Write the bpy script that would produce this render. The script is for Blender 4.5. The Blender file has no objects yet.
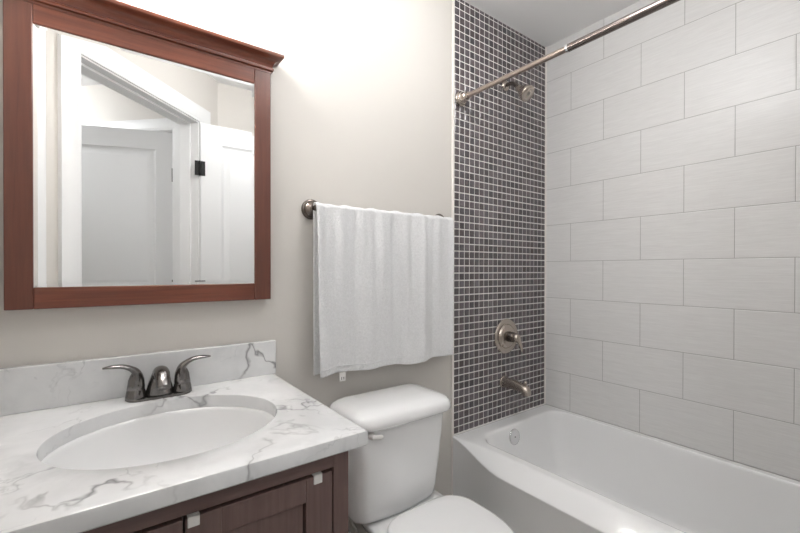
import bpy, bmesh, math, random
from mathutils import Vector, Matrix, noise
random.seed(7)
PI = math.pi
SC = bpy.context.scene
C = SC.collection

# ------------------------------------------------------------------ camera
cam_d = bpy.data.cameras.new('camera')
cam = bpy.data.objects.new('camera', cam_d)
C.objects.link(cam)
SC.camera = cam
f, yaw, pit, rol = 399.98, 0.6412, -0.0052, 0.0013
F = Vector((math.sin(yaw)*math.cos(pit), math.cos(yaw)*math.cos(pit), math.sin(pit)))
R = Vector((math.cos(yaw), -math.sin(yaw), 0))
U = R.cross(F)
R2 = R*math.cos(rol) + U*math.sin(rol)
U2 = R2.cross(F)
rot = Matrix((R2, U2, -F)).transposed().to_4x4()
cam.matrix_world = Matrix.Translation((0, -1.27, 1.13)) @ rot
cam_d.sensor_width = 36
cam_d.lens = f*36/800
cam_d.shift_y = 5.15/800
cam_d.clip_start = 0.01

# ------------------------------------------------------------------ light
W = bpy.data.worlds.new('world')
SC.world = W
W.use_nodes = True
W.node_tree.nodes['Background'].inputs[0].default_value = (0.8, 0.85, 0.9, 1)
W.node_tree.nodes['Background'].inputs[1].default_value = 0.3
SC.view_settings.view_transform = 'Standard'
SC.view_settings.look = 'None'
SC.view_settings.exposure = 0.6
SC.view_settings.gamma = 1.0
SC.view_settings.use_curve_mapping = False

BULB_W = 50.0
SHADE_W = 7.0
BATH_FILL_W = 15.0  # emission strength of the added bathroom globe, ambient fill
HALL_FILL_W = 22.0          # emission strength of the added hall globe, front fill

# ------------------------------------------------------------------ materials
def mat(name, col=(.8, .8, .8), rough=.5, metal=0., spec=None, coat=0., coat_rough=.05):
    m = bpy.data.materials.new(name)
    m.use_nodes = True
    b = m.node_tree.nodes['Principled BSDF']
    b.inputs['Base Color'].default_value = (*col, 1)
    b.inputs['Roughness'].default_value = rough
    b.inputs['Metallic'].default_value = metal
    if spec is not None: b.inputs['Specular IOR Level'].default_value = spec
    b.inputs['Coat Weight'].default_value = coat
    b.inputs['Coat Roughness'].default_value = coat_rough
    return m

class N:
    """tiny node-building helper"""
    def __init__(s, m):
        s.t = m.node_tree; s.b = s.t.nodes['Principled BSDF']
        s.pos = s.t.nodes.new('ShaderNodeTexCoord').outputs['Object']
    def link(s, a, b): s.t.links.new(a, b)
    def node(s, kind, ins=None, **props):
        n = s.t.nodes.new(kind)
        for k, v in props.items(): setattr(n, k, v)
        for k, v in (ins or {}).items():
            if hasattr(v, 'is_output') or isinstance(v, bpy.types.NodeSocket): s.link(v, n.inputs[k])
            else: n.inputs[k].default_value = v
        return n
    def math(s, op, a, b=None, c=None):
        ins = {0: a}
        if b is not None: ins[1] = b
        if c is not None: ins[2] = c
        return s.node('ShaderNodeMath', ins, operation=op).outputs[0]
    def mapping(s, scale, vec=None, rot=(0, 0, 0)):
        return s.node('ShaderNodeMapping', {'Vector': vec or s.pos, 'Scale': scale, 'Rotation': rot}).outputs[0]
    def noise(s, scale, detail=4, rough=.5, vec=None, dist=0):
        return s.node('ShaderNodeTexNoise', {'Vector': vec or s.pos, 'Scale': scale, 'Detail': detail, 'Roughness': rough, 'Distortion': dist}).outputs['Fac']
    def ramp(s, fac, stops):
        n = s.t.nodes.new('ShaderNodeValToRGB')
        s.link(fac, n.inputs[0])
        cr = n.color_ramp
        while len(cr.elements) < len(stops): cr.elements.new(.5)
        for e, (p, c) in zip(cr.elements, stops):
            e.position = p
            e.color = (*c, 1) if len(c) == 3 else c
        return n.outputs[0]
    def mix(s, fac, a, b, blend='MIX'):
        n = s.t.nodes.new('ShaderNodeMix'); n.data_type = 'RGBA'; n.blend_type = blend
        for k, v in ((0, fac), (6, a), (7, b)):
            if isinstance(v, bpy.types.NodeSocket): s.link(v, n.inputs[k])
            elif k == 0: n.inputs[0].default_value = v
            else: n.inputs[k].default_value = (*v, 1)
        return n.outputs[2]
    def bump(s, h, strength=.3, dist=.001):
        n = s.node('ShaderNodeBump', {'Height': h, 'Strength': strength, 'Distance': dist})
        s.link(n.outputs[0], s.b.inputs['Normal'])
    def color(s, c): s.link(c, s.b.inputs['Base Color'])
    def rough(s, c): s.link(c, s.b.inputs['Roughness'])

M = {}
def wall_paint(name, col):
    m = mat(name, col, .6); n = N(m)
    n.bump(n.noise(160, 3), .12, .001)
    n.color(n.mix(n.noise(3, 2), [c*.99 for c in col], [min(1, c*1.01) for c in col]))
    return m
M['wall'] = wall_paint('beige_wall_paint', (.655, .625, .585))
M['ceil'] = wall_paint('ceiling_paint', (.88, .88, .88))
M['trim'] = mat('white_trim_paint', (.80, .80, .80), .35)
M['door'] = mat('white_door_paint', (.76, .765, .77), .4)
M['porcelain'] = mat('white_porcelain', (.87, .87, .87), .12, coat=.6)
M['acrylic'] = mat('white_tub_enamel', (.87, .87, .87), .16, coat=.5)
M['sinkwhite'] = mat('white_sink_porcelain', (.80, .80, .80), .14, coat=.5)
M['mirror'] = mat('mirror_silver', (.93, .94, .94), .0, 1.)
M['edge_white'] = mat('cream_pencil_trim', (.82, .78, .74), .3)
M['caulk'] = mat('white_caulk', (.82, .80, .78), .5)
M['black'] = mat('black_gap', (.01, .01, .01), .8)
M['blackmetal'] = mat('black_hinge_metal', (.02, .02, .02), .35, .8)
M['chrome'] = mat('polished_chrome', (.75, .75, .76), .08, 1.)
M['hose'] = mat('braided_steel', (.45, .44, .42), .35, 1.)
M['plastic'] = mat('white_plastic', (.85, .83, .80), .35)
M['dark_hole'] = mat('dark_screw', (.05, .05, .05), .5)

def brushed(name, col, rough, scale=(30, 30, 900)):
    m = mat(name, col, rough, 1.); n = N(m)
    v = n.noise(1, 2, .5, n.mapping(scale))
    n.rough(n.math('MULTIPLY_ADD', v, .06, rough-.03))
    return m
M['nickel'] = brushed('brushed_nickel', (.50, .44, .39), .24)
M['bronze'] = brushed('dark_nickel_bar', (.17, .145, .13), .25)
M['gunmetal'] = brushed('gunmetal_faucet', (.20, .19, .185), .2)
M['rodlight'] = brushed('rod_satin_metal', (.42, .35, .31), .28)
M['roddark'] = brushed('rod_dark_metal', (.20, .17, .16), .22)

# cherry mirror wood / espresso cabinet wood
def wood(name, a, b, rough, axis, coat):
    m = mat(name, a, rough, coat=coat, coat_rough=.25); n = N(m)
    sc = {'x': (3, 60, 60), 'z': (60, 60, 3)}[axis]
    v = n.noise(1.6, 5, .62, n.mapping(sc), .3)
    big = n.noise(7, 2)
    c = n.mix(n.ramp(v, [(.3, (0, 0, 0)), (.72, (1, 1, 1))]), a, b)
    c = n.mix(n.math('MULTIPLY', big, .35), c, [x*.7 for x in a])
    n.color(c)
    n.bump(v, .08, .001)
    return m
M['cherry_h'] = wood('cherry_wood_across', (.11, .028, .015), (.25, .072, .036), .3, 'x', .35)
M['cherry_v'] = wood('cherry_wood_upright', (.10, .028, .016), (.17, .052, .028), .33, 'z', .3)
M['espresso_h'] = wood('brown_wood_across', (.12, .070, .062), (.18, .110, .098), .40, 'x', .25)
M['espresso_v'] = wood('brown_wood_upright', (.12, .070, .062), (.18, .110, .098), .40, 'z', .25)

# marble
def marble():
    m = mat('white_veined_marble', (.82, .82, .82), .16, coat=.3); n = N(m)
    warp = n.node('ShaderNodeTexNoise', {'Vector': n.pos, 'Scale': 4, 'Detail': 4, 'Roughness': .55})
    off = n.node('ShaderNodeVectorMath', {0: warp.outputs['Color'], 1: (.5, .5, .5)}, operation='SUBTRACT').outputs[0]
    off = n.node('ShaderNodeVectorMath', {0: off, 'Scale': .16}, operation='SCALE').outputs[0]
    p = n.node('ShaderNodeVectorMath', {0: n.pos, 1: off}, operation='ADD').outputs[0]
    def vein(scale, width, vec, r=(.3, .5, .2), off=0.):
        v = n.noise(scale, 5, .55, n.mapping((1, 1, 1), vec, r))
        a = n.math('ABSOLUTE', n.math('SUBTRACT', v, .5+off))
        return n.ramp(a, [(0, (1, 1, 1)), (width, (0, 0, 0))])
    mask = n.ramp(n.noise(4.2, 3, .5, n.mapping((1, 1, 1), None, (1, 2, 3))), [(.44, (0, 0, 0)), (.56, (1, 1, 1))])
    mask2 = n.ramp(n.noise(9, 3, .5, n.mapping((1, 1, 1), None, (2, .4, 1))), [(.45, (0, 0, 0)), (.65, (1, 1, 1))])
    v1 = n.math('MULTIPLY', vein(2.6, .010, p), mask)
    v2 = n.math('MULTIPLY', vein(6.5, .010, p, (1, 2, .7), .02), mask2)
    cloud = n.ramp(n.noise(5, 5, .6, p), [(.35, (0, 0, 0)), (.75, (1, 1, 1))])
    base = n.mix(cloud, (.77, .77, .77), (.62, .625, .63))
    c = n.mix(n.math('MULTIPLY', v2, .6), base, (.36, .36, .37))
    c = n.mix(n.math('MULTIPLY', v1, .85), c, (.20, .195, .20))
    v3 = n.math('MULTIPLY', vein(4.6, .055, p, (.9, .2, 1.4), .01), mask)
    c = n.mix(n.math('MULTIPLY', v3, .35), c, (.42, .425, .43))
    n.color(c)
    return m
M['marble'] = marble()

# large off-white wall tiles, laid in running bond (wall lies in the y-z plane)
TZ0, TDZ, TY0, THALF = 2.3351, .19342, .0198, .16612
def tile_mat():
    m = mat('linen_white_wall_tile', (.74, .73, .72), .3, coat=.12, coat_rough=.3); n = N(m)
    sx = n.node('ShaderNodeSeparateXYZ', {0: n.pos}).outputs
    k = n.math('DIVIDE', n.math('SUBTRACT', TZ0, sx[2]), TDZ)
    row = n.math('FLOOR', k)
    par = n.math('MODULO', row, 2.)
    c = n.math('DIVIDE', n.math('SUBTRACT', TY0, sx[1]), THALF*2)
    c = n.math('SUBTRACT', c, n.math('MULTIPLY', par, .5))
    def edge(v, size):
        fr = n.math('FRACT', v)
        return n.math('MULTIPLY', n.math('MINIMUM', fr, n.math('SUBTRACT', 1., fr)), size)
    d = n.math('MINIMUM', edge(k, TDZ), edge(c, THALF*2))
    grout = n.math('LESS_THAN', d, .0011)
    pillow = n.node('ShaderNodeMapRange', {0: d, 1: .0008, 2: .0035, 3: 0., 4: 1.}).outputs[0]
    streak = n.noise(1, 4, .65, n.mapping((1, 14, 260)))
    streak2 = n.noise(1, 2, .5, n.mapping((1, 5, 90)))
    lin = n.math('ADD', n.math('MULTIPLY', streak, .65), n.math('MULTIPLY', streak2, .35))
    tint = n.node('ShaderNodeTexWhiteNoise', {'Vector': n.node('ShaderNodeCombineXYZ', {0: row, 1: n.math('FLOOR', c)}).outputs[0]}).outputs[0]
    base = n.mix(n.ramp(lin, [(.32, (0, 0, 0)), (.68, (1, 1, 1))]), (.68, .672, .664), (.775, .77, .762))
    base = n.mix(n.math('MULTIPLY', tint, .10), base, (.62, .61, .60))
    n.color(n.mix(grout, base, (.40, .39, .38)))
    h = n.math('ADD', pillow, n.math('MULTIPLY', lin, .22))
    n.bump(h, .5, .0012)
    n.rough(n.math('MULTIPLY_ADD', lin, .16, .30))
    return m
M['tile'] = tile_mat()

# mosaic glass: one colour per little tile through a colour attribute
def mosaic_mat():
    m = mat('dark_glass_mosaic', (.06, .05, .05), .2, coat=.3); n = N(m)
    a = n.node('ShaderNodeAttribute', {}, attribute_name='tint').outputs['Color']
    n.color(a)
    return m
M['mosaic'] = mosaic_mat()
M['grout'] = mat('light_grey_grout', (.82, .79, .77), .8)

def towel_mat():
    m = mat('white_terry_cotton', (.84, .84, .845), .95, spec=.1); n = N(m)
    a = n.noise(300, 3, .7)
    b = n.noise(150, 3, .6)
    n.bump(n.math('ADD', a, n.math('MULTIPLY', b, .8)), 1., .0035)
    n.color(n.mix(b, (.74, .74, .745), (.97, .97, .975)))
    m.node_tree.nodes['Principled BSDF'].inputs['Sheen Weight'].default_value = .3
    return m
M['towel'] = towel_mat()
M['hem'] = mat('towel_hem_cotton', (.84, .84, .85), .9, spec=.1)
M['floor'] = mat('beige_floor_tile', (.34, .33, .32), .35)
def floor_nodes():
    n = N(M['floor'])
    s = n.node('ShaderNodeSeparateXYZ', {0: n.pos}).outputs
    def e(v):
        fr = n.math('FRACT', n.math('DIVIDE', v, .3))
        return n.math('MINIMUM', fr, n.math('SUBTRACT', 1., fr))
    g = n.math('LESS_THAN', n.math('MINIMUM', e(s[0]), e(s[1])), .007)
    n.color(n.mix(g, n.mix(n.noise(9, 5), (.60, .57, .53), (.68, .65, .61)), (.45, .43, .40)))
floor_nodes()
def emit(name, col, st):
    m = mat(name, col, .4)
    b = m.node_tree.nodes['Principled BSDF']
    b.inputs['Emission Color'].default_value = (*col, 1)
    b.inputs['Emission Strength'].default_value = st
    return m
M['bulb'] = emit('bulb_glass', (1.0, .985, .965), BULB_W)
M['shade'] = emit('frosted_shade_glass', (1.0, .99, .975), SHADE_W)
M['globe'] = emit('bath_fill_glow', (1.0, 1.0, 1.0), BATH_FILL_W)
M['globe_hall'] = emit('hall_fill_glow', (.98, .99, 1.0), HALL_FILL_W)

# ------------------------------------------------------------------ helpers
def obj(name, bm, m=None, parent=None, smooth=False, angle=None, bevel=0, bseg=2, subsurf=0):
    me = bpy.data.meshes.new(name)
    bmesh.ops.recalc_face_normals(bm, faces=bm.faces)
    bm.to_mesh(me); bm.free()
    o = bpy.data.objects.new(name, me)
    C.objects.link(o)
    if m is not None:
        me.materials.append(m)
    if smooth:
        for p in me.polygons: p.use_smooth = True
    if bevel:
        b = o.modifiers.new('bevel', 'BEVEL'); b.width = bevel; b.segments = bseg
        b.limit_method = 'ANGLE'; b.angle_limit = math.radians(40)
        b.harden_normals = False
        for p in me.polygons: p.use_smooth = True
        angle = angle or 40
    if subsurf:
        s = o.modifiers.new('subsurf', 'SUBSURF'); s.levels = subsurf; s.render_levels = subsurf
    if angle:
        for p in me.polygons: p.use_smooth = True
        try: me.set_sharp_from_angle(angle=math.radians(angle))
        except Exception: pass
    if parent is not None: o.parent = parent
    return o

def thing(name, label, cat, loc=(0, 0, 0), group=None):
    # the mesh coordinates of all parts are world coordinates minus loc
    o = bpy.data.objects.new(name, None); C.objects.link(o)
    o.location = loc; o.empty_display_size = .05
    o['label'] = label; o['category'] = cat
    if group: o['group'] = group
    return o
def tag(o, label, cat, group=None):
    o['label'] = label; o['category'] = cat
    if group: o['group'] = group
    return o
def struct(name, bm, m, **k):
    o = obj(name, bm, m, **k); o['kind'] = 'structure'
    return o
def shift(bm, loc):
    bmesh.ops.translate(bm, vec=-Vector(loc), verts=bm.verts)
    return bm

def box(bm, x0, x1, y0, y1, z0, z1):
    v = [bm.verts.new(p) for p in ((x0,y0,z0),(x1,y0,z0),(x1,y1,z0),(x0,y1,z0),(x0,y0,z1),(x1,y0,z1),(x1,y1,z1),(x0,y1,z1))]
    for q in ((0,3,2,1),(4,5,6,7),(0,1,5,4),(1,2,6,5),(2,3,7,6),(3,0,4,7)):
        bm.faces.new([v[i] for i in q])
    return v
def nb(): return bmesh.new()
def loft(bm, rings, cap0=True, cap1=True, close=True):
    R = [[bm.verts.new(p) for p in r] for r in rings]
    n = len(R[0])
    for a, b in zip(R, R[1:]):
        for i in range(n if close else n-1):
            j = (i+1) % n
            try: bm.faces.new((a[i], a[j], b[j], b[i]))
            except ValueError: pass
    if cap0: bm.faces.new(list(reversed(R[0])))
    if cap1: bm.faces.new(R[-1])
    return R
def frame_axes(t):
    t = Vector(t).normalized()
    up = Vector((0, 0, 1)) if abs(t.z) < .9 else Vector((0, 1, 0))
    a = t.cross(up).normalized()
    return a, a.cross(t).normalized(), t
def lathe(bm, prof, origin, axis, n=32, cap0=True, cap1=True):
    """prof: list of (distance along axis, radius)"""
    a, b, t = frame_axes(axis); o = Vector(origin)
    loft(bm, [[o + t*d + (a*math.cos(2*PI*i/n) + b*math.sin(2*PI*i/n))*max(r, 1e-5) for i in range(n)] for d, r in prof], cap0, cap1)
    return bm
def catmull(pts, n=6):
    P = [Vector(p) for p in pts]
    out = []
    for i in range(len(P)-1):
        p0 = P[max(i-1, 0)]; p1 = P[i]; p2 = P[i+1]; p3 = P[min(i+2, len(P)-1)]
        for k in range(n):
            t = k/n
            out.append(.5*((2*p1) + (p2-p0)*t + (2*p0-5*p1+4*p2-p3)*t*t + (-p0+3*p1-3*p2+p3)*t**3))
    out.append(P[-1])
    return out
def tube(bm, pts, radii, n=16, flat=(1, 1), side=None, cap=True):
    """pts path; radii scalar or list; flat = (scale across, scale along normal)"""
    P = [Vector(p) for p in pts]
    if not hasattr(radii, '__len__'): radii = [radii]*len(P)
    prev = Vector(side) if side else None
    rings = []
    for i, p in enumerate(P):
        t = (P[min(i+1, len(P)-1)] - P[max(i-1, 0)]).normalized()
        if prev is None:
            prev = frame_axes(t)[0]
        a = (prev - t*prev.dot(t)).normalized(); prev = a
        b = t.cross(a)
        r = radii[i]
        if not hasattr(r, '__len__'): r = (r*flat[0], r*flat[1])
        rings.append([p + a*math.cos(2*PI*k/n)*r[0] + b*math.sin(2*PI*k/n)*r[1] for k in range(n)])
    loft(bm, rings, cap, cap)
    return bm
def interp(vals, n):
    """linear interpolation of a list to n samples"""
    out = []
    for i in range(n):
        t = i/(n-1)*(len(vals)-1); k = min(int(t), len(vals)-2); fr = t-k
        a, b = vals[k], vals[k+1]
        if hasattr(a, '__len__'): out.append(tuple(x+(y-x)*fr for x, y in zip(a, b)))
        else: out.append(a+(b-a)*fr)
    return out
def rrect(x0, x1, y0, y1, r, z, nc=6, ns=6):
    """rounded rectangle ring; r one radius or four (x1y1, x0y1, x0y0, x1y0)"""
    if not hasattr(r, '__len__'): r = (r,)*4
    cs = [(x1, y1, r[0], 0), (x0, y1, r[1], 90), (x0, y0, r[2], 180), (x1, y0, r[3], 270)]
    arcs = []
    for cx, cy, q, a0 in cs:
        ox = cx - q if cx == x1 else cx + q
        oy = cy - q if cy == y1 else cy + q
        arcs.append([(ox + q*math.cos(math.radians(a0+90*k/nc)), oy + q*math.sin(math.radians(a0+90*k/nc))) for k in range(nc+1)])
    out = []
    for i in range(4):
        out += arcs[i]
        p, q = arcs[i][-1], arcs[(i+1) % 4][0]
        for k in range(1, ns):
            out.append((p[0]+(q[0]-p[0])*k/ns, p[1]+(q[1]-p[1])*k/ns))
    return [Vector((x, y, z)) for x, y in out]
def sstep(a, b, x):
    t = min(1, max(0, (x-a)/(b-a))); return t*t*(3-2*t)

# ------------------------------------------------------------------ room shell
CEIL = 2.334
XL, XM, XR, YF = -.20, 1.236, 1.932, -1.555
D0 = -.9546              # diagonal wall: x + y = D0
r2 = math.sqrt(.5)
def dg(s, c, z):         # diagonal frame: s along the wall (towards +x -y), c across (x+y)/sqrt2
    return Vector(((c+s)*r2, (c-s)*r2, z))
def dbox(bm, s0, s1, c0, c1, z0, z1):
    v = [bm.verts.new(dg(s, c, z)) for z in (z0, z1) for s, c in ((s0, c0), (s1, c0), (s1, c1), (s0, c1))]
    for q in ((0,3,2,1),(4,5,6,7),(0,1,5,4),(1,2,6,5),(2,3,7,6),(3,0,4,7)):
        bm.faces.new([v[i] for i in q])
CW = D0*r2               # c of the wall face (-.675)
CB = CW - .115           # back face of the diagonal wall
S0, S1 = .575, 1.335     # door opening along the wall
SL = .392                # corner with left wall
SRt = (.6 + 1.555)*r2    # corner with front wall
DH = 2.005

b = nb(); box(b, -3.2, 2.1, -4.3, .12, -.1, 0); struct('floor', b, M['floor'])
b = nb(); box(b, -3.2, 2.1, -4.3, .12, CEIL, CEIL+.1); struct('ceiling', b, M['ceil'])
b = nb(); box(b, XL-.1, XM, 0, .12, 0, CEIL); struct('wall_back', b, M['wall'])
b = nb(); box(b, XR, XR+.12, YF-.1, .12, 0, CEIL); struct('wall_right', b, M['tile'])
b = nb(); box(b, XL-.1, XL, -.76, 0, 0, CEIL); struct('wall_left', b, M['wall'])
b = nb(); box(b, .6, XR, YF-.1, YF, 0, CEIL); struct('wall_front', b, M['wall'])
# diagonal wall with the door opening
b = nb()
dbox(b, SL-.115, S0-.012, CB, CW, 0, CEIL)
dbox(b, S1+.012, SRt+.05, CB, CW, 0, CEIL)
dbox(b, S0-.012, S1+.012, CB, CW, DH+.012, CEIL)
struct('wall_diagonal', b, M['wall'])

# mosaic alcove wall: grout bed and beveled glass tiles
b = nb(); box(b, XM, XR, .0, .12, 0, CEIL); struct('wall_alcove', b, M['grout'])
b = nb()
tl = b.loops.layers.float_color.new('tint')
P_, G_ = .0325, .0055
nx = int((XR-XM)/P_)+1
z = CEIL - .018
top = True
zs = [(CEIL-.0165, CEIL)]
zz = CEIL-.0165
while zz > .39:
    zs.append((zz-P_, zz)); zz -= P_
for (za, zb) in zs:
    for i in range(nx):
        xa = XM + .007 + i*P_; xb = min(xa + P_, XR-.006)
        if xb-xa < .012: continue
        a0, a1, c0, c1 = xa+G_/2, xb-G_/2, za+G_/2, zb-G_/2
        if c1-c0 < .004: continue
        e = .0028; er = .0085
        t = random.random(); w = random.uniform(-.006, .006)
        col = (.075+.07*t+w, .063+.06*t, .067+.066*t-w*.5, 1)
        o = [b.verts.new(p) for p in ((a0, 0, c0), (a1, 0, c0), (a1, 0, c1), (a0, 0, c1))]
        m_ = [b.verts.new(p) for p in ((a0, -.002, c0), (a1, -.002, c0), (a1, -.002, c1), (a0, -.002, c1))]
        tx, tz = random.uniform(-.0004, .0004), random.uniform(-.0003, .0003)
        n_ = [b.verts.new(p) for p in ((a0+e, -.0042-tx-tz, c0+e), (a1-er, -.0042+tx-tz, c0+e), (a1-er, -.0042+tx+tz, c1-e), (a0+e, -.0042-tx+tz, c1-e))]
        fs = []
        for q in range(4):
            r_ = (q+1) % 4
            fs.append(b.faces.new((o[q], o[r_], m_[r_], m_[q])))
            fs.append(b.faces.new((m_[q], m_[r_], n_[r_], n_[q])))
        fs.append(b.faces.new(n_))
        for f_ in fs:
            for l in f_.loops: l[tl] = col
mos = struct('wall_alcove_mosaic', b, M['mosaic'])

# edge trims
b = nb(); box(b, XM-.008, XM+.005, -.007, .001, .0, CEIL); struct('trim_1', b, M['edge_white'], bevel=.002)
b = nb(); box(b, XR-.007, XR, -.006, .001, .40, CEIL); struct('trim_2', b, M['edge_white'])
b = nb(); box(b, XM, XR, -.006, .001, .396, .406); struct('trim_3', b, M['caulk'])
b = nb(); box(b, .42, XM-.004, -.014, 0, 0, .10); struct('baseboard_back', b, M['trim'], bevel=.004)

# door casings, jambs (diagonal wall)
def casing_prof(w):      # (offset from opening edge, height above the wall)
    return [(0, 0), (0, .009), (.004, .012), (.012, .012), (.02, .0155), (.07*w/.09, .019), (.078*w/.09, .017), (w, .017), (w, 0)]
def casing(name, s0, s1, zt, fn, w=.09):
    """mitred U-shaped casing; fn(s, h, z) -> point (h height over the wall face)"""
    b = nb()
    pr = casing_prof(w)
    rings = []
    rings.append([fn(s0-d, h, 0) for d, h in pr])
    rings.append([fn(s0-d, h, zt+d) for d, h in pr])
    rings.append([fn(s1+d, h, zt+d) for d, h in pr])
    rings.append([fn(s1+d, h, 0) for d, h in pr])
    loft(b, rings)
    return struct(name, b, M['trim'], angle=20)
casing('trim_4', S0, S1, DH+.004, lambda s, h, z: dg(s, CW+h, z))
b = nb()
dbox(b, S0-.012, S0+.006, CB-.001, CW+.001, 0, DH+.012)
dbox(b, S1-.006, S1+.012, CB-.001, CW+.001, 0, DH+.012)
dbox(b, S0-.012, S1+.012, CB-.001, CW+.001, DH-.002, DH+.012)
dbox(b, S0+.006, S0+.017, CB, CW-.045, 0, DH)        # stops
dbox(b, S1-.017, S1-.006, CB, CW-.045, 0, DH)
dbox(b, S0+.006, S1-.006, CB, CW-.045, DH-.012, DH)
struct('trim_5', b, M['trim'], bevel=.0015)
casing('trim_6', S0, S1, DH+.004, lambda s, h, z: dg(s, CB-h, z))
# corner trim board between the left wall and the diagonal wall
b = nb(); dbox(b, SL, SL+.036, CW, CW+.016, 0, CEIL); dbox(b, SL, SL+.030, CW+.016, CW+.021, 0, CEIL)
struct('trim_7', b, M['trim'], bevel=.003)

# hall behind the door: side wall with a second door, far walls
SH = 1.45
HD0, HD1 = -.93, -1.66    # hall door opening (c coordinates)
b = nb()
dbox(b, SH, SH+.115, HD0+.012, CB, 0, CEIL)
dbox(b, SH, SH+.115, -3.4, HD1-.012, 0, CEIL)
dbox(b, SH, SH+.115, HD1-.012, HD0+.012, DH+.012, CEIL)
struct('wall_hall_side', b, M['wall'])
b = nb(); dbox(b, SH+.115, SH+.7, -2.2, -2.1, 0, CEIL); dbox(b, SH+.6, SH+.7, -2.1, -.90, 0, CEIL); dbox(b, SH+.115, SH+.7, -.90, -.86, 0, CEIL)
struct('wall_closet', b, M['wall'])
b = nb(); dbox(b, -.35, -.25, -3.4, CB-.3, 0, CEIL); dbox(b, -.35, SL-.1, CB-.3, CB-.2, 0, CEIL)
struct('wall_hall_left', b, M['wall'])
b = nb(); dbox(b, -.35, SH+.115, -3.5, -3.4, 0, CEIL)
struct('wall_hall_end', b, M['wall'])
casing('trim_8', -HD0, -HD1, DH+.004, lambda s, h, z: dg(SH-h, -s, z), .075)
b = nb()
dbox(b, SH-.001, SH+.116, HD0-.006, HD0+.012, 0, DH+.012)
dbox(b, SH-.001, SH+.116, HD1-.012, HD1+.006, 0, DH+.012)
dbox(b, SH-.001, SH+.116, HD1-.012, HD0+.012, DH-.002, DH+.012)
struct('trim_9', b, M['trim'], bevel=.0015)

# ------------------------------------------------------------------ doors (two raised panels)
def door_leaf(name, hinge, direction, nrm, w, hinge_side_visible=True):
    """hinge: xy of the hinge edge on the visible face, direction: unit xy along the leaf, nrm: unit xy towards the viewer side"""
    hx, hy = hinge
    d = Vector((direction[0], direction[1], 0)).normalized()
    n = Vector((nrm[0], nrm[1], 0)).normalized()
    O = Vector((hx, hy, 0))
    T = .035
    def P(a, t, z): return O + d*a - n*t + Vector((0, 0, z))
    zb, zt = .012, 2.0
    st, tr, lr, br = .115, .115, .19, .20       # stile and rail widths
    zlock = .92
    b = nb()
    panels = [(st, w-st, zlock+lr/2, zt-tr), (st, w-st, zb+br, zlock-lr/2)]
    for side in (0, 1):
        tt = lambda t: t if side == 0 else T-t
        xs = [0, st, w-st, w]; zs = [zb, panels[1][2], panels[1][3], panels[0][2], panels[0][3], zt]
        g = [[b.verts.new(P(x, tt(0), z)) for z in zs] for x in xs]
        for i in range(3):
            for j in range(5):
                if i == 1 and j in (1, 3): continue
                b.faces.new((g[i][j], g[i+1][j], g[i+1][j+1], g[i][j+1]))
        for (x0, x1, z0, z1) in panels:
            rings = []
            for e, t in ((0, 0), (.004, .004), (.014, .008), (.020, .008), (.046, .002), (.050, .001)):
                rings.append([P(x, tt(t), z) for x, z in ((x0+e, z0+e), (x1-e, z0+e), (x1-e, z1-e), (x0+e, z1-e))])
            loft(b, rings, False, True)
    # edges
    for (a, z0), (c, z1) in (((0, zb), (w, zb)), ((w, zb), (w, zt)), ((w, zt), (0, zt)), ((0, zt), (0, zb))):
        b.faces.new([b.verts.new(p) for p in (P(a, 0, z0), P(c, 0, z1), P(c, T, z1), P(a, T, z0))])
    bmesh.ops.remove_doubles(b, verts=b.verts, dist=1e-5)
    door = obj(name, b, M['door'], angle=15)
    door['kind'] = 'structure'
    for hz in (.22, 1.02, 1.73):
        b = nb()
        q = O + n*.004 - d*.006
        lathe(b, [(-.044, .003), (-.042, .0062), (.042, .0062), (.044, .003)], q + Vector((0, 0, hz)), (0, 0, 1), 14)
        for s_ in (0, 1):
            p0 = O + Vector((0, 0, hz))
            sg = -1 if s_ == 0 else 1
            cs = []
            for zq in (-.043, .043):
                for a_, t_ in ((0, .0), (.028*sg, .0), (.028*sg, -.0025), (0, -.0025)):
                    cs.append(b.verts.new(p0 + d*(a_-.004) - n*t_ + Vector((0, 0, zq))))
            for qd in ((0,3,2,1),(4,5,6,7),(0,1,5,4),(1,2,6,5),(2,3,7,6),(3,0,4,7)):
                b.faces.new([cs[i] for i in qd])
        obj('hinge', b, M['blackmetal'], door, angle=30)
    for side in (0, 1):
        nn = n if side == 0 else -n
        base = P(w-.065, 0 if side == 0 else T, .95)
        b = nb()
        lathe(b, [(0, .031), (.006, .031), (.009, .024), (.012, .011), (.034, .011), (.042, .022), (.052, .027), (.062, .024), (.066, .012), (.067, .001)], base, nn, 24)
        obj('door_knob', b, M['blackmetal'], door, smooth=True)
    return door
# bathroom door, folded open against the front wall
hp = dg(S1-.004, CW+.026, 0)
door_leaf('door_1', (.474, -1.402), (1, .045), (-.045, 1), .75)
# hall door, ajar
door_leaf('door_2', (.383, -1.692), (-.466, -.174), (-.35, .94), .71)

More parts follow.
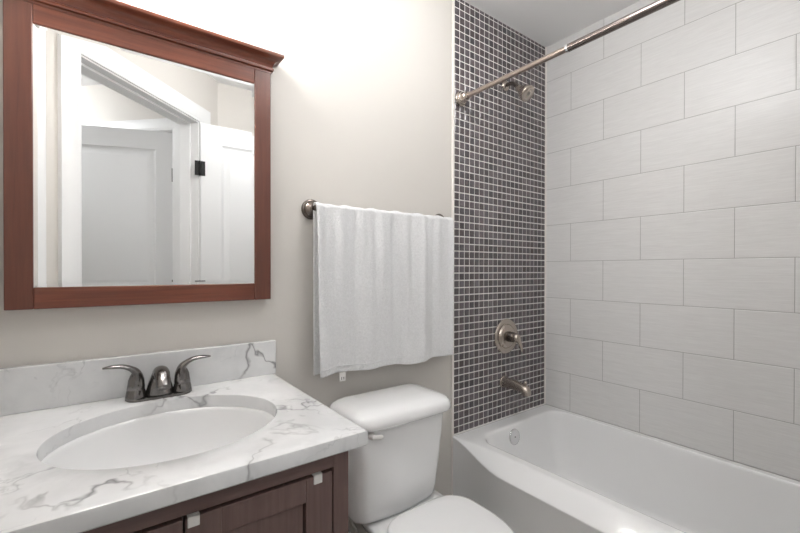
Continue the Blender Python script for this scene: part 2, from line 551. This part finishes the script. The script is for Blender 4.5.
# ------------------------------------------------------------------ vanity cabinet
VX0, VX1, VYF, VZT = -.19, .412, -.54, .768
loc = (.111, -.27, 0)
van = thing('vanity_cabinet', 'dark brown shaker vanity cabinet under the white marble top', 'cabinet', loc)
b = nb()
box(b, VX0, VX0+.016, -.012-.508, -.012, 0, VZT)                 # side panels
box(b, VX1-.016, VX1, -.52, -.012, 0, VZT)
box(b, VX0+.016, VX1-.016, -.52, -.012, .10, .116)                # bottom board
box(b, VX0+.016, VX1-.016, -.022, -.012, .116, VZT)               # back
box(b, VX0+.016, VX1-.016, -.47, -.455, 0, .10)                   # toe kick
obj('cabinet_body', shift(b, loc), M['espresso_v'], van, bevel=.001)
DX0, DX1, DZ0, DZ1 = -.153, .3775, .125, .7285
for xa, xb in ((VX0, DX0), (DX1, VX1)):
    b = nb(); box(b, xa, xb, VYF, -.52, .07, VZT); obj('face_stile', shift(b, loc), M['espresso_v'], van, bevel=.001)
for za, zb in ((DZ1, VZT), (.07, DZ0)):
    b = nb(); box(b, DX0, DX1, VYF, -.52, za, zb); obj('face_rail', shift(b, loc), M['espresso_h'], van, bevel=.001)
gap = .0035
mid = .107
for k, (x0, x1) in enumerate(((DX0+gap, mid-gap/2), (mid+gap/2, DX1-gap))):
    z0, z1 = DZ0+gap, DZ1-.0065
    w = .056
    y0 = VYF
    b = nb()
    for q in ((x0, x0+w, z0, z1), (x1-w, x1, z0, z1)):
        box(b, q[0], q[1], y0, -.522, q[2], q[3])
    box(b, x0+w, x1-w, y0, -.522, z0, z0+w)
    box(b, x0+w, x1-w, y0, -.522, z1-w+.01, z1)
    door = obj('door', shift(b, loc), M['espresso_v'], van, bevel=.0012)
    b = nb(); box(b, x0+w+.003, x1-w-.003, y0+.009, -.524, z0+w, z1-w+.01)
    obj('door_panel', shift(b, loc), M['espresso_v'], door)
    for xc in ((x0+.012,) if k == 0 else (x0+.003, x1-.041)):
        b = nb()
        box(b, xc, xc+.018, y0-.0035, y0-.0002, z1-.015, z1+.0045)
        box(b, xc, xc+.018, y0-.0035, y0+.010, z1+.001, z1+.0045)
        c = obj('corner_clip', shift(b, loc), M['plastic'], door, bevel=.0012)
        c['label'] = 'small white plastic clip'
    b = nb()
    kx = x1-.028 if k == 0 else x0+.028
    lathe(b, [(0, .008), (.004, .006), (.016, .006), (.022, .014), (.028, .015), (.032, .01), (.033, .001)], Vector((kx, y0, .50))-Vector(loc), (0, -1, 0), 20)
    obj('door_knob', b, M['gunmetal'], door, smooth=True)

# ------------------------------------------------------------------ marble counter with oval cut-out
CX0, CX1, CYF, CZ0, CZ1 = -.198, .438, -.574, .7685, .80
SX, SY, SA, SB = .1222, -.2929, .2160, .1863
NS = 96
def ell(a, b_, z, n=NS, dx=0, dy=0): return [Vector((SX+dx+a*math.cos(2*PI*i/n), SY+dy+b_*math.sin(2*PI*i/n), z)) for i in range(n)]
def rect_ray(x0, x1, y0, y1, z, rc=.012, n=NS):
    out = []
    for i in range(n):
        t = 2*PI*i/n; dx, dy = math.cos(t)*SA, math.sin(t)*SB
        ks = []
        if dx > 1e-9: ks.append((x1-SX)/dx)
        if dx < -1e-9: ks.append((x0-SX)/dx)
        if dy > 1e-9: ks.append((y1-SY)/dy)
        if dy < -1e-9: ks.append((y0-SY)/dy)
        k = min(ks)
        out.append(Vector((SX+k*dx, SY+k*dy, z)))
    # snap nearest samples to the corners
    for cx in (x0, x1):
        for cy in (y0, y1):
            j = min(range(n), key=lambda q: (out[q].x-cx)**2+(out[q].y-cy)**2)
            out[j] = Vector((cx, cy, z))
    return out
ctop = thing('vanity_countertop', 'white grey-veined marble vanity top with oval cut-out and backsplash', 'countertop', (SX, SY, CZ0))
loc = (SX, SY, CZ0)
b = nb()
e = .005
rings = [ell(SA, SB, CZ0), ell(SA, SB, CZ1-.003), ell(SA+.001, SB+.001, CZ1-.001), ell(SA+.003, SB+.003, CZ1),
         rect_ray(CX0, CX1-e, CYF+e, -.001, CZ1), rect_ray(CX0, CX1-e*.3, CYF+e*.3, -.001, CZ1-e*.3), rect_ray(CX0, CX1, CYF, -.001, CZ1-e),
         rect_ray(CX0, CX1, CYF, -.001, CZ0+e*.6), rect_ray(CX0, CX1-e*.6, CYF+e*.6, -.001, CZ0)]
R_ = loft(b, rings, False, False)
for i in range(NS):
    j = (i+1) % NS
    b.faces.new((R_[-1][i], R_[-1][j], R_[0][j], R_[0][i]))
obj('slab', shift(b, loc), M['marble'], ctop, angle=35)
b = nb(); box(b, CX0, .4435, -.0205, -.001, CZ1-.0005, .9055)
obj('backsplash', shift(b, loc), M['marble'], ctop, bevel=.003)

loc = (SX, SY, .64)
sink = thing('sink_basin', 'white oval undermount sink basin set in the marble top', 'sink', loc)
b = nb()
rings = []
for d, k in ((0, 1.035), (0, 1.0), (.004, .985), (.012, .972), (.03, .95), (.055, .915), (.08, .86), (.10, .79), (.118, .69), (.13, .56), (.137, .42), (.141, .28), (.144, .12)):
    rings.append(ell(SA*k, SB*k, CZ0-.0007-d))
loft(b, rings, False, False)
rings = []
for d, k in ((.152, .12), (.150, .30), (.145, .45), (.137, .60), (.124, .74), (.10, .85), (.07, .94), (.03, 1.0), (.010, 1.03), (0.0, 1.035)):
    rings.append(ell(SA*k, SB*k, CZ0-.0007-d))
loft(b, rings, False, False)
bmesh.ops.remove_doubles(b, verts=b.verts, dist=1e-5)
obj('basin', shift(b, loc), M['sinkwhite'], sink, smooth=True)
b = nb(); lathe(b, [(0, .0305), (.003, .0305), (.004, .027), (.002, .024), (.002, .019), (.006, .018), (.008, .010), (.008, .001)], (0, 0, CZ0-.146-.64), (0, 0, 1), 28)
obj('drain', b, M['chrome'], sink, smooth=True)

# ------------------------------------------------------------------ faucet
FX, FY, FZ = .121, -.064, .80
loc = (FX, FY, FZ)
fau = thing('faucet', 'dark gunmetal two-handle centerset faucet behind the sink', 'faucet', loc)
b = nb()
rings = []
for z_, g in ((.0002, 0), (.004, .0), (.006, -.001), (.007, -.004)):
    rings.append(rrect(-.072-g-0, .072+g, -.026-g, .026+g, .0259+g if g > -.02 else .01, z_, 8, 4))
loft(b, rings)
obj('base_plate', b, M['gunmetal'], fau, angle=40)
# spout: swelling neck that leans out over the basin, dome on top
b = nb()
path = catmull([(0, .004, .008), (0, .002, .030), (0, -.002, .048), (0, -.010, .062), (0, -.026, .070), (0, -.048, .068), (0, -.072, .056), (0, -.090, .042)], 5)
rad = interp([(.034, .026), (.028, .024), (.0215, .020), (.0175, .0165), (.0175, .0145), (.0175, .013), (.0165, .012), (.014, .010)], len(path))
tube(b, path, rad, 24, side=(1, 0, 0))
obj('spout', b, M['gunmetal'], fau, smooth=True)
b = nb(); lathe(b, [(-.006, .0175), (-.002, .0195), (.001, .0195), (.002, .0172), (.006, .0178), (.012, .0165), (.018, .012), (.022, .006), (.0232, .001)], (0, -.006, .056), (0, 0, 1), 24)
obj('spout_dome', b, M['gunmetal'], fau, smooth=True)
for sg in (-1, 1):
    hx = .0520*sg
    b = nb()
    # conical body
    lathe(b, [(0.003, .0235), (.010, .0228), (.026, .0200), (.0275, .0182), (.029, .0198), (.040, .0180), (.052, .0165), (.062, .0125), (.068, .009)], (hx, 0, 0), (0, 0, 1), 24)
    # lever sweeping up and outward
    p = catmull([(hx-.002*sg, 0, .034), (hx-.003*sg, -.001, .056), (hx+.002*sg, -.003, .074), (hx+.022*sg, -.006, .0875), (hx+.046*sg, -.008, .0915), (hx+.068*sg, -.009, .0905)], 5)
    rr = interp([(.018, .018), (.0165, .0150), (.0135, .0105), (.0105, .0065), (.0095, .0050), (.0085, .0042), (.003, .002)], len(p))
    tube(b, p, rr, 16, side=(0, 1, 0))
    obj('handle', b, M['gunmetal'], fau, smooth=True)

# ------------------------------------------------------------------ mirror
MX0, MX1, MZ0, MZ1 = -.1745, .4230, 1.0375, 1.750
IX0, IX1, IZ0, IZ1 = -.1255, .3740, 1.0875, 1.6940
loc = ((MX0+MX1)/2, 0, MZ0)
mir = thing('wall_mirror', 'framed bathroom mirror with reddish brown cherry wood frame above the sink', 'mirror', loc)
YB, YFm = -.001, -.031
def mstile(x0, x1, name, m):
    b = nb(); box(b, x0, x1, YFm, YB, MZ0, MZ1); obj(name, shift(b, loc), m, mir, bevel=.002)
mstile(MX0, IX0, 'frame_stile', M['cherry_v']); mstile(IX1, MX1, 'frame_stile', M['cherry_v'])
b = nb(); box(b, IX0, IX1, YFm, YB, MZ0, IZ0); obj('frame_rail', shift(b, loc), M['cherry_h'], mir, bevel=.002)
b = nb(); box(b, IX0, IX1, YFm, YB, IZ1, MZ1); obj('frame_rail', shift(b, loc), M['cherry_h'], mir, bevel=.002)
# crown moulding with returns at the ends: profile (out, z)
prof = [(0.000, MZ1-.012), (.0015, MZ1-.012), (.0015, MZ1-.007), (.0065, MZ1-.005), (.0075, MZ1-.001), (.0065, MZ1+.003), (.0035, MZ1+.005), (.0045, MZ1+.010), (.009, MZ1+.018), (.017, MZ1+.026), (.026, MZ1+.031), (.0305, MZ1+.032), (.0315, MZ1+.0335), (.0315, MZ1+.041), (.029, MZ1+.043), (0.0, MZ1+.043)]
rings = []
for o_, z_ in prof:
    rings.append([Vector((MX0-o_, YB, z_)), Vector((MX0-o_, YFm-o_, z_)), Vector((MX1+o_, YFm-o_, z_)), Vector((MX1+o_, YB, z_))])
b = nb(); loft(b, rings); obj('crown_moulding', shift(b, loc), M['cherry_h'], mir, angle=50)
# bevelled glass
b = nb()
bw = .008
loft(b, [[Vector((IX0-.004, -.020, IZ0-.004)), Vector((IX1+.004, -.020, IZ0-.004)), Vector((IX1+.004, -.020, IZ1+.004)), Vector((IX0-.004, -.020, IZ1+.004))],
         [Vector((IX0, -.0274, IZ0)), Vector((IX1, -.0274, IZ0)), Vector((IX1, -.0274, IZ1)), Vector((IX0, -.0274, IZ1))],
         [Vector((IX0+bw, -.0280, IZ0+bw)), Vector((IX1-bw, -.0280, IZ0+bw)), Vector((IX1-bw, -.0280, IZ1-bw)), Vector((IX0+bw, -.0280, IZ1-bw))]], True, True)
obj('mirror_glass', shift(b, loc), M['mirror'], mir)

# ------------------------------------------------------------------ vanity light above the mirror (just outside the frame)
loc = (.124, 0, 1.97)
vl = thing('vanity_light', 'three-bulb vanity light bar on the wall above the mirror', 'lamp', loc)
b = nb(); box(b, -.15, .15, -.018, -.001, -.01, .05); obj('back_plate', b, M['nickel'], vl, bevel=.004)
for k in (-1, 0, 1):
    x = k*.15
    b = nb(); tube(b, catmull([(x, -.015, .03), (x, -.05, .045), (x, -.09, .045), (x, -.10, .02)], 5), .007, 12); obj('arm', b, M['nickel'], vl, smooth=True)
    b = nb()
    lathe(b, [(.035, .010), (.032, .022), (.010, .027), (-.020, .040), (-.045, .056), (-.0455, .054), (-.02, .038), (.008, .024), (.028, .018)], (x, -.10, 0), (0, 0, 1), 28, False, False)
    obj('lamp_shade', b, M['shade'], vl, smooth=True)
    b = nb()
    lathe(b, [(.0, .010), (-.02, .013), (-.035, .024), (-.050, .030), (-.065, .027), (-.075, .015), (-.079, .001)], (x, -.10, 0), (0, 0, 1), 20)
    obj('bulb', b, M['bulb'], vl, smooth=True)

# added fill lights: unseen opal globes for ambient and front fill (outside the frame)
for (x, y), g, lb in (((.80, -.66), 'globe', 'added white globe fill light under the bathroom ceiling, unseen'), ((-.75, -2.0), 'globe_hall', 'added white globe fill light under the hall ceiling, unseen')):
    t = thing('fill_light', lb, 'lamp', (x, y, CEIL))
    b = nb(); lathe(b, [(-.001, .075), (-.012, .075), (-.020, .06), (-.022, .02), (-.045, .02)], (0, 0, 0), (0, 0, 1), 40); obj('fill_canopy', b, M['trim'], t, angle=40)
    b = nb(); lathe(b, [(-.045+(-.13)*(1-math.cos(PI*k/16)), max(.13*math.sin(PI*k/16), .001)) for k in range(17)], (0, 0, 0), (0, 0, 1), 32); obj('fill_globe', b, M[g], t, smooth=True)

# ------------------------------------------------------------------ towel bar and towel
BZ, BY = 1.333, -.055
BX0, BX1 = .569, 1.152
loc = ((BX0+BX1)/2, 0, BZ)
tb = thing('towel_bar', 'dark metal towel bar on the beige wall above the toilet', 'towel bar', loc)
for x in (BX0, BX1):
    b = nb(); lathe(b, [(0, .034), (.006, .0345), (.009, .032), (.0095, .027), (.015, .025), (.020, .015), (.026, .0105), (.040, .0105), (.044, .0115), (.064, .0115), (.066, .009), (.067, .001)], (x-loc[0], -.001, 0), (0, -1, 0), 32)
    obj('mount_post', b, M['bronze'], tb, angle=50)
b = nb(); tube(b, [(BX0-loc[0], BY, 0), (BX1-loc[0], BY, 0)], .0085, 16); obj('bar', b, M['bronze'], tb, angle=40)

TX0, TX1, TZB = .556, 1.166, .782
loc = ((TX0+TX1)/2, BY, BZ)
tw = thing('bath_towel', 'white terry bath towel folded over the dark towel bar', 'towel', loc)
ROLL = .0125
def fold(u, v):
    """outward displacement of the hanging front layer; u 0..1 across, v 0 top..1 bottom"""
    x = u*10
    w1 = math.sin(x*1.9+.6+.5*v) * .0045
    w2 = math.sin(x*4.3+1.7-1.2*v) * .0024
    w3 = math.sin(x*9.5+.4) * .0012
    top = math.exp(-v*2.2)
    low = .55 + .45*v
    d = 2.0*w1*low + 3.4*w2*(.35+.65*top) + 2.6*w3*top
    d += .004*math.exp(-((u-.42-.10*v)/.035)**2)*(.3+.7*top) - .004*math.exp(-((u-.53-.06*v)/.03)**2)
    d += .005*math.exp(-((u-.19-.03*v)/.05)**2)
    return d
def towel_layer(side, x0, x1, zb, skew):
    """side -1 front, +1 back; returns grid of points, from bar top down"""
    nu, nv = 150, 130
    g = []
    for j in range(nv+1):
        v = j/nv
        row = []
        for i in range(nu+1):
            u = i/nu
            if v < .06:      # wraps over the bar
                a = v/.06*PI/2
                yy = BY + side*math.sin(a)*ROLL; z = BZ + math.cos(a)*ROLL
                xx = x0 + (x1-x0)*u
                k = sstep(0, .06, v)
            else:
                q = (v-.06)/.94
                yy = BY + side*(ROLL)
                z = BZ - (BZ-zb)*q
                k = 1
                xx = x0 + (x1-x0)*u + skew*q*(1-u) - .010*q*u
            q = max(0, (v-.06)/.94)
            if side < 0:
                yy += (-.010*q - fold(u, q)*(.35+.65*min(1, q*6)))*k - .003*k
            else:
                yy = min(BY+ROLL+.006*q+ .3*fold(u, q)*k, -.012)
            zz_ = z + (.0018*math.sin(u*38)+.0014*math.sin(u*71+1))*(1-k)
            zz_ += (.006*math.sin(u*6.0+.5)+.003*math.sin(u*17))*q*q - .004*q*(1-u)
            pn = noise.noise(Vector((xx*55, zz_*55, side*3)))*.0011 + noise.noise(Vector((xx*150, zz_*150, side*5)))*.0012
            yy += pn*(-side if side < 0 else 1)*k
            row.append((xx, yy, zz_))
        g.append(row)
    return g
def grid_mesh(g, thick, name, side):
    b = nb()
    V = [[b.verts.new(p) for p in r] for r in g]
    for j in range(len(V)-1):
        for i in range(len(V[0])-1):
            b.faces.new((V[j][i], V[j][i+1], V[j+1][i+1], V[j+1][i]))
    o = obj(name, shift(b, loc), M['towel'], tw, smooth=True)
    s = o.modifiers.new('solid', 'SOLIDIFY'); s.thickness = thick; s.offset = 0
    return o
gf = towel_layer(-1, TX0, TX1, TZB, .006)
gb = towel_layer(1, TX0+.006, TX1+.002, TZB-.004, .004)
grid = list(reversed(gb))[:-1] + gf
grid_mesh(grid, .0055, 'towel_cloth', -1)
# hem bands on the front layer and care tag
b = nb()
n_ = len(gf)-1
pts = [Vector(gf[n_-5][i]) + Vector((0, -.0032, 0)) for i in range(0, 151, 3)]
tube(b, pts, .0022, 6, (1, .6)); obj('stitched_hem', shift(b, loc), M['hem'], tw, smooth=True)
b = nb(); px = gf[n_][8]
box(b, .633, .655, px[1]+.000, px[1]+.0015, TZB-.024, TZB+.004)
tg = obj('care_tag', shift(b, loc), M['plastic'], tw)
tg['label'] = 'small white care tag with a dark mark at the hem'
b = nb(); box(b, .639, .641, px[1]-.0006, px[1], TZB-.019, TZB-.010); box(b, .645, .650, px[1]-.0006, px[1], TZB-.018, TZB-.016); box(b, .645, .650, px[1]-.0006, px[1], TZB-.013, TZB-.011)
obj('tag_print', shift(b, loc), M['dark_hole'], tg)

# ------------------------------------------------------------------ toilet
TC = .828
loc = (TC, -.35, 0)
toi = thing('toilet', 'white two-piece toilet with closed lid between vanity and bathtub', 'toilet', loc)
# tank: tapering, bowed front
def tank_ring(x0, x1, yf, yb, r, z, bow=.008):
    ring = rrect(x0, x1, yf, yb, (r*.5, r*.5, r, r), z, 8, 10)
    xc = (x0+x1)/2; hw = (x1-x0)/2
    for p in ring:
        if p.y < (yf+yb)/2:
            p.y -= bow*(1-((p.x-xc)/hw)**2)
    return ring
b = nb()
loft(b, [tank_ring(.675, .935, -.172, -.04, .03, .3225, .02), tank_ring(.645, .957, -.190, -.028, .036, .324, .02), tank_ring(.637, .967, -.197, -.022, .04, .330, .02), tank_ring(.633, .972, -.201, -.020, .042, .342, .02),
         tank_ring(.632, .977, -.204, -.019, .042, .37, .019), tank_ring(.631, .993, -.207, -.018, .042, .48, .017), tank_ring(.630, 1.005, -.210, -.018, .042, .59, .015), tank_ring(.630, 1.010, -.211, -.018, .042, .637, .014)])
obj('tank', shift(b, loc), M['porcelain'], toi, smooth=True, angle=60)
b = nb()
def lid(d, z, k=1): return tank_ring(.622+d, 1.024-d, -.240+d, -.012-d*.3, max(.016, .055-d*.5), z, .012)
rings = [lid(.018, .630), lid(.004, .631), lid(.0, .635), lid(-.001, .645), lid(.001, .655), lid(.006, .665), lid(.014, .672), lid(.030, .678), lid(.055, .682), lid(.085, .684)]
loft(b, rings)
obj('tank_lid', shift(b, loc), M['porcelain'], toi, smooth=True, angle=60)
# flush lever on the front left of the tank
b = nb()
lathe(b, [(0, .012), (.006, .012), (.010, .009), (.016, .006), (.020, .006)], (.672, -.2185, .613), (0, -1, 0), 18)
p = catmull([(.664, -.238, .613), (.678, -.241, .6125), (.692, -.242, .610), (.703, -.241, .608)], 4)
tube(b, p, interp([(.007, .005), (.006, .004), (.007, .004), (.008, .004), (.003, .002)], len(p)), 12, side=(0, 0, 1))
fl = obj('flush_lever', shift(b, loc), M['plastic'], toi, smooth=True)
# bowl + pedestal: rings from floor to rim; shelf under tank
def egg(xc, yb, yf, hw, z, nb_=44, sq=2.2, rear=.75):
    """egg-like ring: rounded-square rear (y near yb), elliptical front"""
    out = []
    ym = yb - (yb-yf)*.42
    for i in range(nb_):
        t = 2*PI*i/nb_
        c, s = math.cos(t), math.sin(t)
        if s >= 0:
            ex = 2/5.5
            x = hw*(rear+(1-rear)*(1-abs(s)**1.6))*math.copysign(abs(c)**ex, c); y = ym + (yb-ym)*abs(s)**ex
        else:
            x = hw*c; y = ym + (ym-yf)*s
        out.append(Vector((xc+x, y, z)))
    return out
b = nb()
loft(b, [egg(TC, -.09, -.50, .105, 0, rear=.9), egg(TC, -.09, -.50, .105, .02, rear=.9), egg(TC, -.10, -.485, .095, .06, rear=.9), egg(TC, -.10, -.475, .093, .14, rear=.9), egg(TC, -.09, -.50, .105, .20, rear=.8),
         egg(TC, -.07, -.56, .125, .25, rear=.62), egg(TC, -.04, -.61, .145, .28, rear=.58), egg(TC, -.03, -.625, .155, .300, rear=.62), egg(TC, -.03, -.63, .158, .312, rear=.66), egg(TC, -.035, -.625, .154, .3205, rear=.66),
         egg(TC, -.26, -.60, .115, .3205, rear=.9), egg(TC, -.28, -.58, .10, .30, rear=.9), egg(TC, -.32, -.52, .06, .22, rear=.9)])
obj('bowl', shift(b, loc), M['porcelain'], toi, smooth=True, angle=70)
# seat ring and lid
def slab_egg(z0, z1, yb, yf, hw, r=.005, rear=.72):
    b = nb()
    loft(b, [egg(TC, yb-r, yf+r, hw-r, z0, rear=rear, nb_=64), egg(TC, yb, yf, hw, z0+r*.6, rear=rear, nb_=64), egg(TC, yb, yf, hw, z1-r, rear=rear, nb_=64), egg(TC, yb-r*.4, yf+r*.4, hw-r*.4, z1-r*.3, rear=rear, nb_=64), egg(TC, yb-r*1.6, yf+r*1.6, hw-r*1.6, z1, rear=rear, nb_=64),
             egg(TC, yb-.03, yf+.05, hw-.05, z1+.0015, rear=rear, nb_=64)])
    return b
obj('seat', shift(slab_egg(.323, .343, -.265, -.635, .155), loc), M['plastic'], toi, smooth=True, angle=60)
obj('seat_lid', shift(slab_egg(.344, .362, -.262, -.640, .166, .006, .80), loc), mat('white_seat_lid', (.86, .86, .86), .22, coat=.3), toi, smooth=True, angle=60)
for sg in (-1, 1):
    b = nb(); box(b, TC+sg*.062-.016, TC+sg*.062+.016, -.285, -.262, .322, .343); obj('seat_hinge', shift(b, loc), M['plastic'], toi, bevel=.004)

# water supply hose and stop valve
loc = (.70, 0, .17)
sp = thing('supply_hose', 'braided water supply line hanging below the left end of the toilet tank', 'hose', loc)
b = nb(); tube(b, catmull([(.668, -.10, .312), (.672, -.10, .288), (.690, -.10, .25), (.702, -.085, .22), (.70, -.065, .185)], 6), .0055, 10); obj('hose', shift(b, loc), M['hose'], sp, smooth=True)
b = nb(); lathe(b, [(0, .014), (.018, .014), (.022, .009)], (.668, -.10, .324), (0, 0, -1), 8); obj('coupling_nut', shift(b, loc), M['plastic'], sp, angle=30)
b = nb(); lathe(b, [(0, .024), (.003, .024), (.008, .010), (.05, .010), (.055, .013), (.085, .013)], (.70, -.001, .17), (0, -1, 0), 20)
tube(b, [(.70, -.065, .17), (.70, -.065, .195)], .008, 12)
obj('stop_valve', shift(b, loc), M['chrome'], sp, angle=40)

# ------------------------------------------------------------------ bathtub
loc = (1.58, -.78, 0)
tub = thing('bathtub', 'white alcove bathtub with bowed apron against the mosaic and tile walls', 'bathtub', loc)
TY0_, TY1_ = -1.552, -.0045
ZR = .401
def outer(zk, inset=0):
    """outer ring at level key: apron x depends on y"""
    ring = rrect(XM-.001, XR-.001, TY0_, TY1_, .004, 0, 6, 40)
    out = []
    for p in ring:
        a = abs(p.y); e_ = min(a, abs(p.y-TY0_))
        s = sstep(-.02, .30, e_)
        if p.x < 1.30:
            xt = XM+.004 + .012*s      # top edge of the rim
            xa = XM - .001 - .036*s    # apron face
            zs_ = ZR-.004 - .050*s     # shoulder line height
            if zk == 'floor': q = (xa+.004*s, 0)
            elif zk == 'toe': q = (xa+.004*s, .02)
            elif zk == 'a1': q = (xa+.003*s, zs_-.008)
            elif zk == 'a2': q = (xa, zs_-.003)
            elif zk == 'sh': q = (xa+.0015*s, zs_)
            elif zk == 'm1': q = (xa+(xt-xa)*.12, zs_+(ZR-zs_)*.10)
            elif zk == 'm2': q = (xa+(xt-xa)*.90, zs_+(ZR-zs_)*.86)
            elif zk == 'm3': q = (xt-.0005, ZR-.0025*s-.001)
            else: q = (xt+.007, ZR)
            out.append(Vector((q[0]+(p.x-(XM-.001)), p.y, q[1])))
        else:
            z = {'floor': 0, 'toe': .02, 'a1': .34, 'a2': .35, 'sh': .36, 'm1': .37, 'm2': .385, 'm3': ZR-.003}.get(zk, ZR)
            out.append(Vector((p.x, p.y, z)))
    return out
def inner(d, z, dyb=0, rr_=.09):
    return rrect(1.303+d, 1.895-d*.45, TY0_+.075+d*1.4, -.080-d-dyb, (rr_*.8, rr_, rr_, rr_), z, 6, 40)
b = nb()
rings = [outer(k) for k in ('floor', 'toe', 'a1', 'a2', 'sh', 'm1', 'm2', 'm3', 'top')]
tp = rings[-1]
cen = Vector((1.6, -.78, ZR))
rings.append([Vector((p.x + (.010 if p.x < 1.30 else (-.006 if p.x > 1.9 else 0)), p.y + (-.010 if p.y > -.03 else (.010 if p.y < TY0_+.03 else 0)), ZR)) for p in tp])
rings += [inner(-.018, ZR+.0), inner(-.010, ZR+.0), inner(-.003, ZR-.001), inner(.001, ZR-.004), inner(.004, ZR-.012), inner(.008, ZR-.04, .002), inner(.016, ZR-.10, .006), inner(.026, ZR-.18, .014), inner(.040, .15, .022), inner(.055, .105, .03), inner(.08, .085, .035), inner(.12, .078, .04, .07), inner(.2, .075, .05, .05)]
loft(b, rings, True, True)
obj('tub_shell', shift(b, loc), M['acrylic'], tub, smooth=True)
b = nb()
ovo = Vector((1.548, -.090, .347)) - Vector(loc)
ax = Vector((0, -1, .12)).normalized()
lathe(b, [(0, .036), (.003, .0365), (.0065, .035), (.0080, .029), (.0070, .026), (.0085, .010), (.0085, .001)], ovo, ax, 32)
ov = obj('overflow_plate', b, M['chrome'], tub, smooth=True)
b = nb(); lathe(b, [(.0085, .0035), (.0098, .0032), (.0099, .0003)], ovo, ax, 12); obj('screw', b, M['dark_hole'], ov)
b = nb(); lathe(b, [(0, .028), (.003, .027), (.004, .012), (.004, .001)], Vector((1.60, -.30, .0765))-Vector(loc), (0, 0, 1), 24); obj('drain', b, M['chrome'], tub, smooth=True)

# ------------------------------------------------------------------ tub spout
loc = (1.578, 0, .582)
ts = thing('tub_spout', 'brushed nickel tub spout with diverter knob low on the mosaic wall', 'faucet', loc)
b = nb()
p = catmull([(0, -.004, 0), (0, -.03, 0), (0, -.07, -.001), (0, -.11, -.004), (0, -.135, -.010), (0, -.146, -.020)], 5)
tube(b, p, interp([(.026, .027), (.025, .026), (.0235, .0235), (.0225, .021), (.022, .018), (.019, .013)], len(p)), 24, side=(1, 0, 0))
loft(b, [rrect(-.019, .019, -.156, -.116, .014, z_, 5, 2) for z_ in (-.034, -.030, -.010)])
lathe(b, [(0, .029), (.004, .0295), (.008, .026)], (0, -.004, 0), (0, -1, 0), 28)
obj('spout_body', b, M['nickel'], ts, smooth=True, angle=50)
b = nb(); lathe(b, [(0, .004), (.010, .004), (.013, .008), (.020, .0085), (.023, .005), (.024, .001)], (0, -.132, .006), (0, 0, 1), 16)
obj('diverter_knob', b, M['nickel'], ts, smooth=True)

# ------------------------------------------------------------------ shower valve
loc = (1.597, 0, .803)
sv = thing('shower_valve', 'round brushed nickel shower valve with lever handle on the mosaic wall', 'valve', loc)
b = nb(); lathe(b, [(0.003, .085), (.007, .086), (.013, .081), (.015, .073), (.010, .066), (.010, .060), (.018, .054), (.022, .047), (.023, .030)], (0, 0, 0), (0, -1, 0), 48)
obj('escutcheon', b, M['nickel'], sv, smooth=True, angle=50)
b = nb(); lathe(b, [(.018, .026), (.050, .024), (.056, .020)], (0, 0, 0), (0, -1, 0), 28)
obj('valve_sleeve', b, M['bronze'], sv, angle=50)
b = nb(); lathe(b, [(.050, .020), (.056, .0215), (.070, .0205), (.080, .015), (.084, .001)], (0, 0, 0), (0, -1, 0), 24)
p = catmull([(0, -.066, .004), (.005, -.078, -.016), (.010, -.086, -.040), (.014, -.088, -.064)], 5)
tube(b, p, interp([(.018, .014), (.0155, .010), (.012, .0075), (.011, .006), (.005, .003)], len(p)), 16, side=(1, 0, 0))
obj('lever_handle', b, M['nickel'], sv, smooth=True, angle=60)

# ------------------------------------------------------------------ shower head
loc = (1.587, 0, 2.030)
sh = thing('wall_shower', 'brushed nickel shower head on a short arm high on the mosaic wall', 'shower head', loc)
b = nb(); lathe(b, [(.003, .026), (.006, .0265), (.012, .020), (.016, .012)], (0, 0, 0), (0, -1, 0), 28); obj('wall_flange', b, M['nickel'], sh, smooth=True)
b = nb(); tube(b, catmull([(0, -.003, 0), (0, -.03, .001), (0, -.055, -.008), (0, -.073, -.027), (0, -.082, -.040)], 6), .0095, 16); obj('shower_arm', b, M['bronze'], sh, smooth=True)
ax = Vector((0, -.085, -.075)).normalized()
b = nb(); lathe(b, [(-.012, .010), (0, .0155), (.008, .0165), (.016, .0150), (.028, .0235), (.046, .0335), (.060, .0375), (.069, .0375), (.073, .034)], (0, -.082, -.038), ax, 32)
hd = obj('spray_head', b, M['nickel'], sh, smooth=True, angle=60)
b = nb(); lathe(b, [(.0725, .0335), (.0732, .022), (.0715, .018), (.073, .009), (.073, .001)], (0, -.082, -.038), ax, 32); obj('spray_face', b, mat('grey_spray_face', (.42, .38, .35), .4, .5), hd, smooth=True)

# ------------------------------------------------------------------ shower curtain rod
RX, RZ = 1.274, 1.8845
loc = (RX, 0, RZ)
rod = thing('shower_rod', 'long metal shower curtain rod across the tub opening under the ceiling', 'curtain rod', loc)
b = nb(); tube(b, [(0, -.035, 0), (0, -.53, 0)], .0105, 20); obj('inner_tube', b, M['rodlight'], rod, angle=40)
b = nb(); tube(b, [(0, -.518, 0), (0, YF+.03, 0)], .0132, 20); obj('outer_tube', b, M['roddark'], rod, angle=40)
b = nb(); tube(b, [(0, -.513, 0), (0, -.521, 0)], .0142, 20); obj('joint_ring', b, M['chrome'], rod, angle=40)
for y0, s in ((-.0065, -1), (YF+.001, 1)):
    b = nb(); lathe(b, [(0, .031), (.008, .0315), (.012, .027), (.018, .026), (.021, .0215), (.038, .0205), (.042, .016), (.054, .0145)], (0, y0, 0), (0, s, 0), 28)
    obj('end_flange', b, M['nickel'], rod, angle=40)
